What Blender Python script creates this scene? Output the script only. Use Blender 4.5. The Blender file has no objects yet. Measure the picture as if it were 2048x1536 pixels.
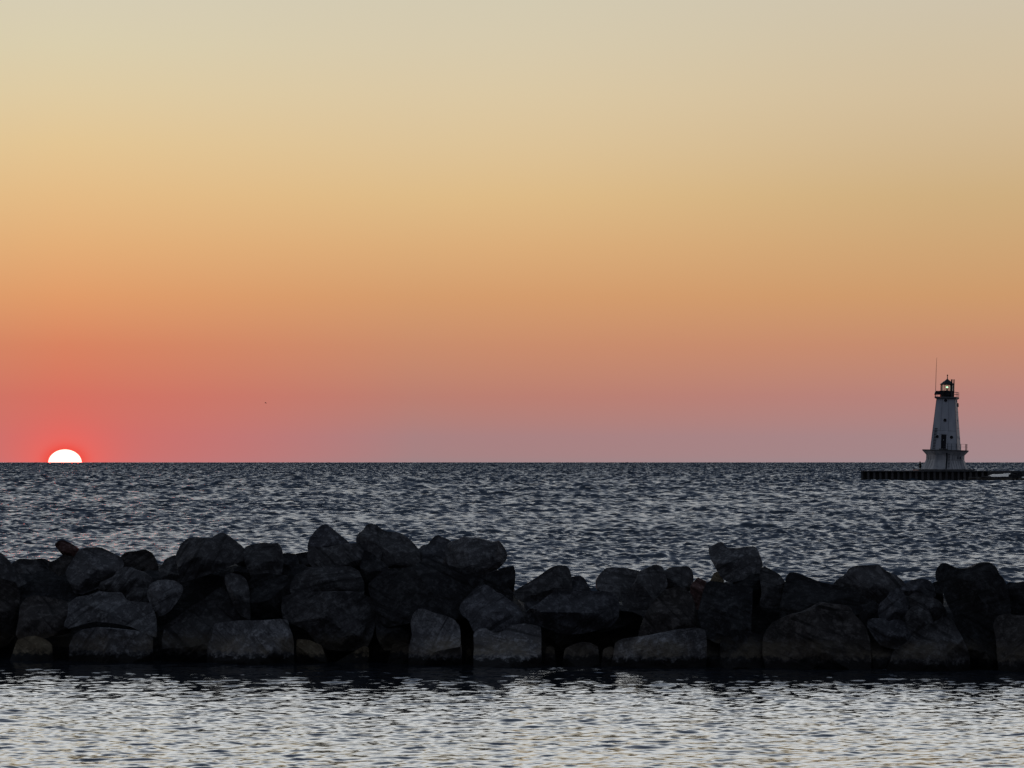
import bpy, bmesh, math, random
import numpy as np
from mathutils import Vector, Matrix, noise
R = math.radians
SC = bpy.context.scene
COL = SC.collection

# ------------------------------------------------------------------ camera, sky, sun
F = 7106.0            # focal length in photograph pixels (2048 wide)
EY = 917.4            # photograph row of eye level (the horizon dips below it)
CAMH = 4.2            # camera height above the water
cam_data = bpy.data.cameras.new('camera')
cam = bpy.data.objects.new('camera', cam_data); COL.objects.link(cam)
cam.location = (0, 0, CAMH); cam.rotation_euler = (R(90), 0, 0)
cam_data.sensor_width = 36.0; cam_data.lens = F / 2048 * 36.0
cam_data.shift_y = (EY - 768) / 2048
cam_data.clip_start = 0.5; cam_data.clip_end = 90000
SC.camera = cam

def at(px, py, Y):                       # photograph pixel -> point at distance Y
    return Vector(((px - 1024) / F * Y, Y, CAMH + (EY - py) / F * Y))

def lin(c):
    return tuple(((v / 255) / 12.92 if v / 255 <= 0.04045 else ((v / 255 + 0.055) / 1.055) ** 2.4) for v in c)

SUN_AZ = math.atan((130 - 1024) / F)     # the sun stands left of the view axis
world = bpy.data.worlds.new('World'); SC.world = world; world.use_nodes = True
def build_sky(nt):
    N, L = nt.nodes, nt.links
    for n in list(N): N.remove(n)
    def math_(op, a, b=None, c=None, clamp=False):
        n = N.new('ShaderNodeMath'); n.operation = op; n.use_clamp = clamp
        for i, v in enumerate((a, b, c)):
            if v is None: continue
            if isinstance(v, (int, float)): n.inputs[i].default_value = v
            else: L.new(v, n.inputs[i])
        return n.outputs[0]
    tc = N.new('ShaderNodeTexCoord'); sep = N.new('ShaderNodeSeparateXYZ')
    L.new(tc.outputs['Generated'], sep.inputs[0])
    x, y, z = sep.outputs
    deg = 180 / math.pi
    el = math_('MULTIPLY', math_('ARCSINE', z), deg)
    az = math_('MULTIPLY', math_('SUBTRACT', math_('ARCTAN2', x, y), SUN_AZ), deg)
    aaz = math_('ABSOLUTE', math_('SUBTRACT', math_('MODULO', math_('ADD', az, 540), 360), 180))
    fac = math_('POWER', math_('DIVIDE', math_('MAXIMUM', el, 0.0), 90.0), 0.4)
    def ramp(stops):
        n = N.new('ShaderNodeValToRGB'); cr = n.color_ramp; cr.interpolation = 'EASE' if False else 'LINEAR'
        while len(cr.elements) > 1: cr.elements.remove(cr.elements[0])
        for i, (e, c) in enumerate(stops):
            p = (max(e, 0) / 90.0) ** 0.4
            el_ = cr.elements[0] if i == 0 else cr.elements.new(p)
            el_.position = p; el_.color = (*lin(c), 1)
        L.new(fac, n.inputs[0]); return n.outputs[0]
    HIGH = [(8.2, (243, 241, 234)), (10, (300, 301, 299)), (14.5, (306, 311, 314)), (18.5, (205, 214, 226)), (26, (116, 130, 153)), (42, (90, 103, 125)), (60, (98, 110, 130)), (90, (114, 124, 141))]
    def E(py): return (925 - py) / 124.0
    west = ramp([(0, (211, 109, 106)), (E(880), (213, 108, 101)), (E(800), (213, 113, 97)), (E(700), (216, 131, 97)), (E(600), (224, 156, 106)), (E(500), (227, 174, 120)),
                 (E(400), (228, 187, 134)), (E(300), (227, 197, 148)), (E(200), (223, 203, 163)), (E(100), (218, 206, 174)), (E(0), (214, 205, 181))] + HIGH)
    mid = ramp([(0, (163, 131, 133)), (E(880), (170, 129, 129)), (E(800), (187, 127, 113)), (E(700), (201, 140, 108)), (E(600), (212, 156, 109)), (E(500), (219, 173, 122)),
                (E(400), (222, 187, 136)), (E(300), (221, 195, 152)), (E(200), (219, 200, 164)), (E(100), (215, 202, 173)), (E(0), (211, 202, 178))] + HIGH)
    right = ramp([(0, (161, 136, 140)), (E(880), (166, 134, 136)), (E(800), (182, 131, 124)), (E(700), (197, 139, 111)), (E(600), (205, 154, 108)), (E(500), (206, 165, 118)),
                  (E(400), (206, 174, 128)), (E(300), (208, 183, 145)), (E(200), (210, 190, 157)), (E(100), (208, 193, 165)), (E(0), (206, 195, 173))] + HIGH)
    side = ramp([(0, (120, 108, 120)), (3, (135, 118, 120)), (8, (140, 132, 130)), (20, (118, 122, 130)), (45, (92, 102, 118)), (90, (114, 124, 141))])
    east = ramp([(0, (46, 46, 55)), (6, (52, 52, 61)), (20, (62, 66, 78)), (50, (92, 101, 117)), (90, (114, 124, 141))])
    def sm(lo, hi):
        n = N.new('ShaderNodeMapRange'); n.interpolation_type = 'SMOOTHSTEP'
        n.inputs['From Min'].default_value = lo; n.inputs['From Max'].default_value = hi
        L.new(aaz, n.inputs['Value']); return n.outputs[0]
    def mix(f, a, b):
        n = N.new('ShaderNodeMix'); n.data_type = 'RGBA'
        L.new(f, n.inputs[0]); L.new(a, n.inputs[6]); L.new(b, n.inputs[7]); return n.outputs[2]
    def lin_map(lo, hi):
        n = N.new('ShaderNodeMapRange')
        n.inputs['From Min'].default_value = lo; n.inputs['From Max'].default_value = hi
        L.new(aaz, n.inputs['Value']); return n.outputs[0]
    c = mix(lin_map(0.0, 5.6), west, mid)
    c = mix(sm(6.0, 15.5), c, right)
    c = mix(sm(22, 70), c, side)
    c = mix(sm(60, 120), c, east)
    # red glow of the air close round the sun
    g = math_('SQRT', math_('ADD', math_('POWER', math_('ABSOLUTE', aaz), 2.0), math_('POWER', math_('MULTIPLY', math_('ADD', el, 0.06), 1.25), 2.0)))
    glow = math_('EXPONENT', math_('MULTIPLY', math_('POWER', g, 1.6), -2.1))
    gl = N.new('ShaderNodeMix'); gl.data_type = 'RGBA'; gl.blend_type = 'MIX'; gl.clamp_factor = True
    L.new(glow, gl.inputs[0]); L.new(c, gl.inputs[6]); gl.inputs[7].default_value = (*lin((247, 101, 91)), 1)
    rim = math_('MULTIPLY', math_('EXPONENT', math_('MULTIPLY', math_('POWER', math_('DIVIDE', g, .35), 4.0), -1.0)), .8)
    g2 = N.new('ShaderNodeMix'); g2.data_type = 'RGBA'
    L.new(rim, g2.inputs[0]); L.new(gl.outputs[2], g2.inputs[6]); g2.inputs[7].default_value = (*lin((236, 60, 46)), 1)
    bg = N.new('ShaderNodeBackground'); L.new(g2.outputs[2], bg.inputs['Color']); bg.inputs['Strength'].default_value = 1.0
    out = N.new('ShaderNodeOutputWorld'); L.new(bg.outputs[0], out.inputs[0])
build_sky(world.node_tree)

sun_data = bpy.data.lights.new('sunlight', 'SUN'); sun_data.energy = 0.2; sun_data.angle = R(6)
sun_data.color = (1.0, 0.13, 0.10)
sunlamp = bpy.data.objects.new('sunlight', sun_data); COL.objects.link(sunlamp)
sunlamp.location = (-60, 500, 60)
sd = Vector((math.sin(SUN_AZ), math.cos(SUN_AZ), math.tan(R(0.4))))
sunlamp.rotation_euler = sd.to_track_quat('Z', 'Y').to_euler()

SC.view_settings.view_transform = 'Standard'; SC.view_settings.look = 'None'
SC.view_settings.exposure = 0; SC.view_settings.gamma = 1
SC.render.engine = 'CYCLES'
SC.cycles.max_bounces = 5; SC.cycles.glossy_bounces = 3; SC.cycles.diffuse_bounces = 2
SC.cycles.sample_clamp_indirect = 4.0

# ------------------------------------------------------------------ helpers
def tag(o, label=None, cat=None, group=None, kind=None):
    if label: o['label'] = label
    if cat: o['category'] = cat
    if group: o['group'] = group
    if kind: o['kind'] = kind
    return o
def empty(name, loc, label=None, cat=None, group=None):
    o = bpy.data.objects.new(name, None); COL.objects.link(o); o.location = loc
    return tag(o, label, cat, group)
def link_mesh(name, me, mat, parent=None):
    o = bpy.data.objects.new(name, me); COL.objects.link(o)
    if mat: me.materials.append(mat)
    if parent: o.parent = parent
    return o
class MB:                                # collects shapes; build() links them as ONE mesh object
    def __init__(s): s.bm = bmesh.new()
    def hull(s, pts):
        vs = [s.bm.verts.new(p) for p in pts]
        bmesh.ops.convex_hull(s.bm, input=vs); return s
    def box(s, x0, x1, y0, y1, z0, z1, m=None):
        vs = [s.bm.verts.new((m @ Vector(p)) if m else p) for p in
              ((x0,y0,z0),(x1,y0,z0),(x1,y1,z0),(x0,y1,z0),(x0,y0,z1),(x1,y0,z1),(x1,y1,z1),(x0,y1,z1))]
        for f in ((0,3,2,1),(4,5,6,7),(0,1,5,4),(1,2,6,5),(2,3,7,6),(3,0,4,7)): s.bm.faces.new([vs[i] for i in f])
        return s
    def tube(s, a, b, r0, r1=None, n=8):
        a, b = Vector(a), Vector(b); r1 = r0 if r1 is None else r1
        d = (b - a).normalized(); u = d.orthogonal().normalized(); v = d.cross(u)
        A = [s.bm.verts.new(a + (u*math.cos(t)+v*math.sin(t))*r0) for t in [2*math.pi*i/n for i in range(n)]]
        B = [s.bm.verts.new(b + (u*math.cos(t)+v*math.sin(t))*r1) for t in [2*math.pi*i/n for i in range(n)]]
        for i in range(n): s.bm.faces.new((A[i], A[(i+1)%n], B[(i+1)%n], B[i]))
        s.bm.faces.new(A[::-1]); s.bm.faces.new(B); return s
    def loft(s, rings, cap=True):        # rings of equal length, bottom to top
        V = [[s.bm.verts.new(p) for p in r] for r in rings]; n = len(V[0])
        for A, B in zip(V, V[1:]):
            for i in range(n): s.bm.faces.new((A[i], A[(i+1)%n], B[(i+1)%n], B[i]))
        if cap: s.bm.faces.new(V[0][::-1]); s.bm.faces.new(V[-1])
        return s
    def sphere(s, c, rx, ry=None, rz=None, u=12, v=8):
        m = Matrix.Translation(c) @ Matrix.Diagonal((rx, ry or rx, rz or rx, 1))
        bmesh.ops.create_uvsphere(s.bm, u_segments=u, v_segments=v, radius=1, matrix=m); return s
    def build(s, name, mat, parent=None, smooth=False):
        bmesh.ops.recalc_face_normals(s.bm, faces=s.bm.faces)
        me = bpy.data.meshes.new(name); s.bm.to_mesh(me); s.bm.free()
        if smooth: me.polygons.foreach_set('use_smooth', [True]*len(me.polygons))
        return link_mesh(name, me, mat, parent)
def poly_ring(n, apothem, z, turn=0.0):
    r = apothem / math.cos(math.pi/n)
    return [(r*math.sin(turn + math.pi/n + 2*math.pi*i/n), -r*math.cos(turn + math.pi/n + 2*math.pi*i/n), z) for i in range(n)]

# ------------------------------------------------------------------ materials
def new_mat(name):
    m = bpy.data.materials.new(name); m.use_nodes = True
    return m, m.node_tree.nodes, m.node_tree.links, m.node_tree.nodes['Principled BSDF']
def set_(b, **k):
    for n, v in k.items(): b.inputs[n.replace('_', ' ')].default_value = v
def rough_mat(name, c1, c2, scale=3.0, rough=0.8, bump=0.2, spec=0.3, stretch=(1, 1, 1), metal=0.0):
    m, N, L, b = new_mat(name)
    tc = N.new('ShaderNodeTexCoord'); mp = N.new('ShaderNodeMapping'); mp.inputs['Scale'].default_value = stretch
    nz = N.new('ShaderNodeTexNoise'); nz.inputs['Scale'].default_value = scale; nz.inputs['Detail'].default_value = 6
    L.new(tc.outputs['Object'], mp.inputs[0]); L.new(mp.outputs[0], nz.inputs[0])
    cr = N.new('ShaderNodeValToRGB'); cr.color_ramp.elements[0].position = .35; cr.color_ramp.elements[1].position = .65
    cr.color_ramp.elements[0].color = (*c1, 1); cr.color_ramp.elements[1].color = (*c2, 1)
    L.new(nz.outputs[0], cr.inputs[0]); L.new(cr.outputs[0], b.inputs['Base Color'])
    bp = N.new('ShaderNodeBump'); bp.inputs['Strength'].default_value = bump; bp.inputs['Distance'].default_value = .05
    L.new(nz.outputs[0], bp.inputs['Height']); L.new(bp.outputs[0], b.inputs['Normal'])
    set_(b, Roughness=rough, Metallic=metal); b.inputs['Specular IOR Level'].default_value = spec
    return m
M = {}
M['white_steel'] = rough_mat('weathered_white_steel', (.66,.67,.69), (.84,.84,.84), 0.9, .55, .05, .3, (1,1,.35))
M['white_concrete'] = rough_mat('weathered_white_concrete', (.48,.48,.48), (.76,.75,.72), 1.1, .8, .2, .2, (1,1,.4))
M['dark_steel'] = rough_mat('black_painted_steel', (.012,.012,.014), (.03,.03,.033), 4, .5, .1)
M['grey_steel'] = rough_mat('grey_painted_steel', (.16,.16,.17), (.24,.24,.25), 4, .5, .1)
M['rust'] = rough_mat('rusty_sheet_steel', (.11,.105,.10), (.21,.195,.18), 1.2, .85, .3, .2, (1,1,.3))
M['concrete'] = rough_mat('pier_concrete', (.10,.10,.10), (.18,.175,.165), 1.0, .85, .3, .2)
M['wet_concrete'] = rough_mat('wet_smooth_concrete', (.17,.18,.19), (.28,.29,.29), .6, .42, .05, .4)
M['panel'] = rough_mat('solar_glass', (.015,.018,.03), (.03,.033,.05), 3, .35, .02, .5)
M['door'] = rough_mat('dark_door_paint', (.015,.016,.02), (.03,.03,.035), 4, .5, .1)
M['cloth'] = rough_mat('dark_cloth', (.008,.008,.010), (.018,.018,.02), 8, .9, .2)
M['skin'] = rough_mat('skin', (.25,.15,.11), (.30,.19,.14), 8, .6, .05)
M['feather'] = rough_mat('grey_feathers', (.05,.045,.045), (.10,.09,.09), 8, .8, .1)
M['hole'] = rough_mat('porthole_glass', (.006,.007,.01), (.012,.013,.018), 4, .15, .0, .5)

m, N, L, b = new_mat('lantern_glass')
N.remove(b)
tr = N.new('ShaderNodeBsdfTransparent'); tr.inputs[0].default_value = (.93, .95, .92, 1)
gl = N.new('ShaderNodeBsdfGlossy'); gl.inputs['Roughness'].default_value = .05
df = N.new('ShaderNodeBsdfTranslucent'); df.inputs[0].default_value = (.85, .85, .8, 1)
fr = N.new('ShaderNodeFresnel'); fr.inputs[0].default_value = 1.5
m1 = N.new('ShaderNodeMixShader'); L.new(fr.outputs[0], m1.inputs[0]); L.new(tr.outputs[0], m1.inputs[1]); L.new(gl.outputs[0], m1.inputs[2])
m2 = N.new('ShaderNodeMixShader'); m2.inputs[0].default_value = .18; L.new(m1.outputs[0], m2.inputs[1]); L.new(df.outputs[0], m2.inputs[2])
L.new(m2.outputs[0], N['Material Output'].inputs[0]); M['glass'] = m
def emit(name, col, st):
    m, N, L, b = new_mat(name); N.remove(b)
    e = N.new('ShaderNodeEmission'); e.inputs[0].default_value = (*col, 1); e.inputs[1].default_value = st
    L.new(e.outputs[0], N['Material Output'].inputs[0]); return m
M['lamp'] = emit('lit_lamp', (.50, 1.0, .62), 1.9)
M['sun'] = emit('sun_surface', (1.0, .034, .027), 42)

def rock_mat(name, ca, cb, cc, vein=0.0):
    """stone: two mottled tones, pale patches, a tan stain above and a dark wet band along the water"""
    m, N, L, b = new_mat(name)
    tc = N.new('ShaderNodeTexCoord'); oi = N.new('ShaderNodeObjectInfo'); ge = N.new('ShaderNodeNewGeometry')
    mul = N.new('ShaderNodeVectorMath'); mul.operation = 'ADD'
    off = N.new('ShaderNodeVectorMath'); off.operation = 'SCALE'; off.inputs[0].default_value = (37, 19, 53); L.new(oi.outputs['Random'], off.inputs['Scale'])
    L.new(tc.outputs['Object'], mul.inputs[0]); L.new(off.outputs[0], mul.inputs[1])
    def nz(scale, detail=8, rough=.62, st=None):
        n = N.new('ShaderNodeTexNoise'); n.inputs['Scale'].default_value = scale; n.inputs['Detail'].default_value = detail; n.inputs['Roughness'].default_value = rough
        if st:
            mp = N.new('ShaderNodeMapping'); mp.inputs['Scale'].default_value = st; mp.inputs['Rotation'].default_value = (.3, .35, 0)
            L.new(mul.outputs[0], mp.inputs[0]); L.new(mp.outputs[0], n.inputs[0])
        else: L.new(mul.outputs[0], n.inputs[0])
        return n.outputs[0]
    def ramp(f, stops):
        n = N.new('ShaderNodeValToRGB'); cr = n.color_ramp
        while len(cr.elements) > 1: cr.elements.remove(cr.elements[0])
        for i, (p, c) in enumerate(stops):
            e = cr.elements[0] if i == 0 else cr.elements.new(p)
            e.position = p; e.color = (*c, 1)
        L.new(f, n.inputs[0]); return n.outputs[0]
    def mix(f, a, c, mode='MIX'):
        n = N.new('ShaderNodeMix'); n.data_type = 'RGBA'; n.blend_type = mode
        for i, v in ((0, f), (6, a), (7, c)):
            if isinstance(v, (int, float)): n.inputs[i].default_value = v
            elif isinstance(v, tuple): n.inputs[i].default_value = (*v, 1)
            else: L.new(v, n.inputs[i])
        return n.outputs[2]
    big, fine, grain = nz(1.6), nz(7.0, 6, .7), nz(38.0, 4, .7)
    lay = nz(2.2, 5, .55, (.35, .35, 4.5))
    col = ramp(big, [(.36, ca), (.62, cb)])
    col = mix(ramp(fine, [(.49, (0,0,0)), (.62, (.9,.9,.9))]), col, tuple(v*1.35 for v in cc))
    col = mix(ramp(grain, [(.3, (.55,)*3), (.7, (.0,)*3)]), col, tuple(v*.35 for v in ca))
    col = mix(ramp(lay, [(.34, (.8,.8,.8)), (.44, (0,0,0))]), col, tuple(v*.3 for v in ca))
    crk = N.new('ShaderNodeTexVoronoi'); crk.feature = 'DISTANCE_TO_EDGE'; crk.inputs['Scale'].default_value = 1.7
    wv = N.new('ShaderNodeMix'); wv.data_type = 'VECTOR'; wv.inputs[0].default_value = .12; L.new(mul.outputs[0], wv.inputs[4])
    nv = N.new('ShaderNodeTexNoise'); nv.inputs['Scale'].default_value = 4.0; L.new(mul.outputs[0], nv.inputs[0]); L.new(nv.outputs['Color'], wv.inputs[5]); L.new(wv.outputs[1], crk.inputs['Vector'])
    col = mix(ramp(crk.outputs['Distance'], [(.0, (.5,)*3), (.02, (0,)*3)]), col, tuple(v*.25 for v in ca))
    sz = N.new('ShaderNodeSeparateXYZ'); L.new(ge.outputs['Position'], sz.inputs[0])
    h = N.new('ShaderNodeMath'); h.operation = 'MULTIPLY_ADD'; h.inputs[1].default_value = .42; L.new(fine, h.inputs[0])
    h0 = N.new('ShaderNodeMath'); h0.operation = 'SUBTRACT'; h0.inputs[1].default_value = .21; L.new(sz.outputs[2], h0.inputs[0]); L.new(h0.outputs[0], h.inputs[2])
    tan = ramp(h.outputs[0], [(.18, (0,0,0)), (.24, (.85,)*3), (.46, (.7,)*3), (.62, (0,)*3)])
    tn = N.new('ShaderNodeMath'); tn.operation = 'MULTIPLY'; L.new(tan, tn.inputs[0]); L.new(ramp(big, [(.38, (.15,)*3), (.6, (.9,)*3)]), tn.inputs[1])
    col = mix(tn.outputs[0], col, mix(fine, (.10,.08,.05), (.26,.21,.14)))
    wet = ramp(h.outputs[0], [(.13, (1,1,1)), (.23, (0,0,0))])
    col = mix(wet, col, (.018,.017,.016))
    vr = N.new('ShaderNodeMath'); vr.operation = 'MULTIPLY_ADD'; vr.inputs[1].default_value = 1.0; vr.inputs[2].default_value = .0; L.new(oi.outputs['Color'], vr.inputs[0])
    col = mix(1.0, col, vr.outputs[0], 'MULTIPLY')
    L.new(col, b.inputs['Base Color'])
    bp = N.new('ShaderNodeBump'); bp.inputs['Strength'].default_value = .8; bp.inputs['Distance'].default_value = .07
    sm = N.new('ShaderNodeMath'); sm.operation = 'ADD'; L.new(fine, sm.inputs[0])
    s2 = N.new('ShaderNodeMath'); s2.operation = 'MULTIPLY'; s2.inputs[1].default_value = .9; L.new(lay, s2.inputs[0]); L.new(s2.outputs[0], sm.inputs[1])
    L.new(sm.outputs[0], bp.inputs['Height']); L.new(bp.outputs[0], b.inputs['Normal'])
    set_(b, Roughness=.85); b.inputs['Specular IOR Level'].default_value = .2
    return m
RM = {'grey': rock_mat('grey_stone', (.090,.086,.086), (.155,.150,.148), (.24,.235,.23)),
      'pale': rock_mat('pale_grey_stone', (.13,.128,.13), (.22,.217,.216), (.34,.335,.33)),
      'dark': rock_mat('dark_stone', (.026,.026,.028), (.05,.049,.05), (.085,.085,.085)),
      'brown': rock_mat('brown_stone', (.055,.048,.044), (.10,.088,.080), (.16,.145,.132)),
      'red': rock_mat('reddish_stone', (.13,.06,.05), (.20,.11,.09), (.26,.17,.15)),
      'blue': rock_mat('blue_grey_stone', (.086,.086,.093), (.15,.150,.158), (.24,.24,.25)),
      'tan': rock_mat('tan_stone', (.16,.12,.07), (.25,.20,.12), (.32,.26,.17))}

def water_mat(name, ro, deep):
    m, N, L, b = new_mat(name)
    tc = N.new('ShaderNodeTexCoord')
    mp = N.new('ShaderNodeMapping'); mp.inputs['Scale'].default_value = (1, 1.9, 1); L.new(tc.outputs['Object'], mp.inputs[0])
    n1 = N.new('ShaderNodeTexNoise'); n1.inputs['Scale'].default_value = 5.0; n1.inputs['Detail'].default_value = 4; n1.inputs['Roughness'].default_value = .6
    L.new(mp.outputs[0], n1.inputs[0])
    bp = N.new('ShaderNodeBump'); bp.inputs['Strength'].default_value = .07; bp.inputs['Distance'].default_value = .05
    L.new(n1.outputs[0], bp.inputs['Height']); L.new(bp.outputs[0], b.inputs['Normal'])
    b.inputs['Base Color'].default_value = (*deep, 1)
    set_(b, Roughness=ro, IOR=1.333)
    return m
M['water'] = water_mat('sheltered_water', .025, (.010, .014, .020)); M['open_water'] = water_mat('wind_ruffled_water', .29, (.022, .037, .057))

# ------------------------------------------------------------------ water: one sheet with real waves to the horizon
BW0, BW1 = CAMH*F/(1325-EY), CAMH*F/(1347-EY)      # distance of the breakwater's near foot at both picture edges
def foot(px): return BW0 + (BW1-BW0)*px/2048
def make_water():
    rng = np.random.default_rng(5)
    d = [3.0]
    while d[-1] < 9000:
        q = d[-1]
        if q < 44: s = .7
        elif q < 78: s = .055
        elif q < 104: s = .45
        elif q < 2600: s = min(.0011*q, .62)
        else: s = min(.62 + (q-2600)*.0008, 2.6)
        d.append(q + s)
    d = np.array(d); step = np.gradient(d)
    a = list(np.arange(0, R(10.6), .00055)); s = .00055
    while a[-1] < math.pi:
        s = min(s*1.22, R(9)); a.append(a[-1]+s)
    a[-1] = math.pi
    a = np.array([-v for v in a[:0:-1]] + a)[1:]          # a closed fan
    nr, nc = len(d), len(a)
    co = np.zeros((nr, nc, 3), np.float32)
    def comps(n, l0, l1, rms, mean, spread, tilt):
        lam = np.exp(np.linspace(math.log(l0), math.log(l1), n)) * rng.uniform(.93, 1.07, n)
        sl = (lam/l1)**tilt; sl *= rms/np.sqrt((sl**2).sum()/2)
        th = rng.normal(mean, spread, n)
        return lam, sl*lam/(2*math.pi), th, rng.uniform(0, 2*math.pi, n)
    lake = comps(64, .28, 7.0, LAKE_SLOPE, R(-84), R(36), -1.0)
    harb = comps(50, .12, 1.6, HARB_SLOPE, R(-78), R(34), -.5)
    sa, ca = np.sin(a).astype(np.float32), np.cos(a).astype(np.float32)
    for r0 in range(0, nr, 200):
        dd = d[r0:r0+200].astype(np.float32)[:, None]; ss = step[r0:r0+200][:, None]
        X, Y = dd*sa, dd*ca
        Z = -(dd*dd)/(2*7.4e6)*np.ones_like(X)
        DX = np.zeros_like(X); DY = np.zeros_like(X)
        out = np.clip((Y - 77)/6, 0, 1)*(np.abs(np.arctan2(X, Y)) < 1.4)
        for which, C in ((0, harb), (1, lake)):
            wt = out if which else (1-out)
            if wt.max() <= 0: continue
            gust = 1 + .2*np.sin(X*.071+Y*.023+1.3+which)*np.sin(Y*.043-X*.019+.4) + .14*np.sin(X*.19-Y*.031+2)*np.sin(Y*.11+X*.05)
            lods = [np.clip((lam/ss - 1.6)/1.6, 0, 1)*np.clip((lam/max(abs(math.cos(th)), .25)/(.00055*dd)-1.6)/1.6, 0, 1) for lam, th in zip(C[0], C[2])]
            full = sum((A/lam)**2 for A, lam in zip(C[1], C[0])); kept = sum((A/lam*l)**2 for A, lam, l in zip(C[1], C[0], lods))
            boost = np.minimum(np.sqrt(full/np.maximum(kept, 1e-12)), 25.0)     # waves too short for the far mesh hand their slope to longer ones
            for lam, A, th, ph, lod in zip(*C, lods):
                lod = lod*boost*(1 + .22*np.clip((dd-180)/900, 0, 1)*which)   # the lake is rougher away from the shore
                if lod.max() <= 0: continue
                k = 2*math.pi/lam; kx, ky = math.cos(th), math.sin(th)
                ar = (k*kx)*X + (k*ky)*Y + ph
                w = (A*lod*wt*gust).astype(np.float32)
                Z += w*np.cos(ar); sn = w*np.sin(ar); DX -= .65*kx*sn; DY -= .65*ky*sn
        co[r0:r0+200, :, 0] = X+DX; co[r0:r0+200, :, 1] = Y+DY; co[r0:r0+200, :, 2] = Z
    i = np.arange(nr-1)[:, None]*nc; j = np.arange(nc)[None, :]; j2 = (j+1) % nc
    q = np.stack((i+j2, i+j, i+nc+j, i+nc+j2), -1).reshape(-1, 4)
    q = q[:, ::-1] if False else q
    me = bpy.data.meshes.new('water')
    me.vertices.add(nr*nc); me.vertices.foreach_set('co', co.ravel())
    nq = len(q); me.loops.add(nq*4); me.loops.foreach_set('vertex_index', q.ravel().astype(np.int32))
    me.polygons.add(nq); me.polygons.foreach_set('loop_start', np.arange(0, nq*4, 4, dtype=np.int32))
    me.polygons.foreach_set('use_smooth', np.ones(nq, bool))
    me.materials.append(M['water']); me.materials.append(M['open_water'])
    me.polygons.foreach_set('material_index', np.repeat((d[:-1] > 80).astype(np.int32), nc))
    me.update(calc_edges=True)
    o = link_mesh('water', me, None); tag(o, 'choppy grey lake water reaching from the foreground to the horizon', 'water', kind='structure')
    print('water verts', nr*nc, 'rows', nr, 'normal z', me.polygons[len(me.polygons)//2].normal.z)
LAKE_SLOPE, HARB_SLOPE = .305, .112
make_water()

# ------------------------------------------------------------------ the setting sun
Ds = 40000.0
mb = MB(); mb.sphere((0, 0, 0), 33.2/F*Ds, 33.2/F*Ds, 26.6/F*Ds, 64, 32)
sun = mb.build('sun', M['sun'], None, True); sun.location = at(130, 925.5, Ds)
tag(sun, 'glowing white sun half sunk behind the horizon', 'sun')

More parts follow.
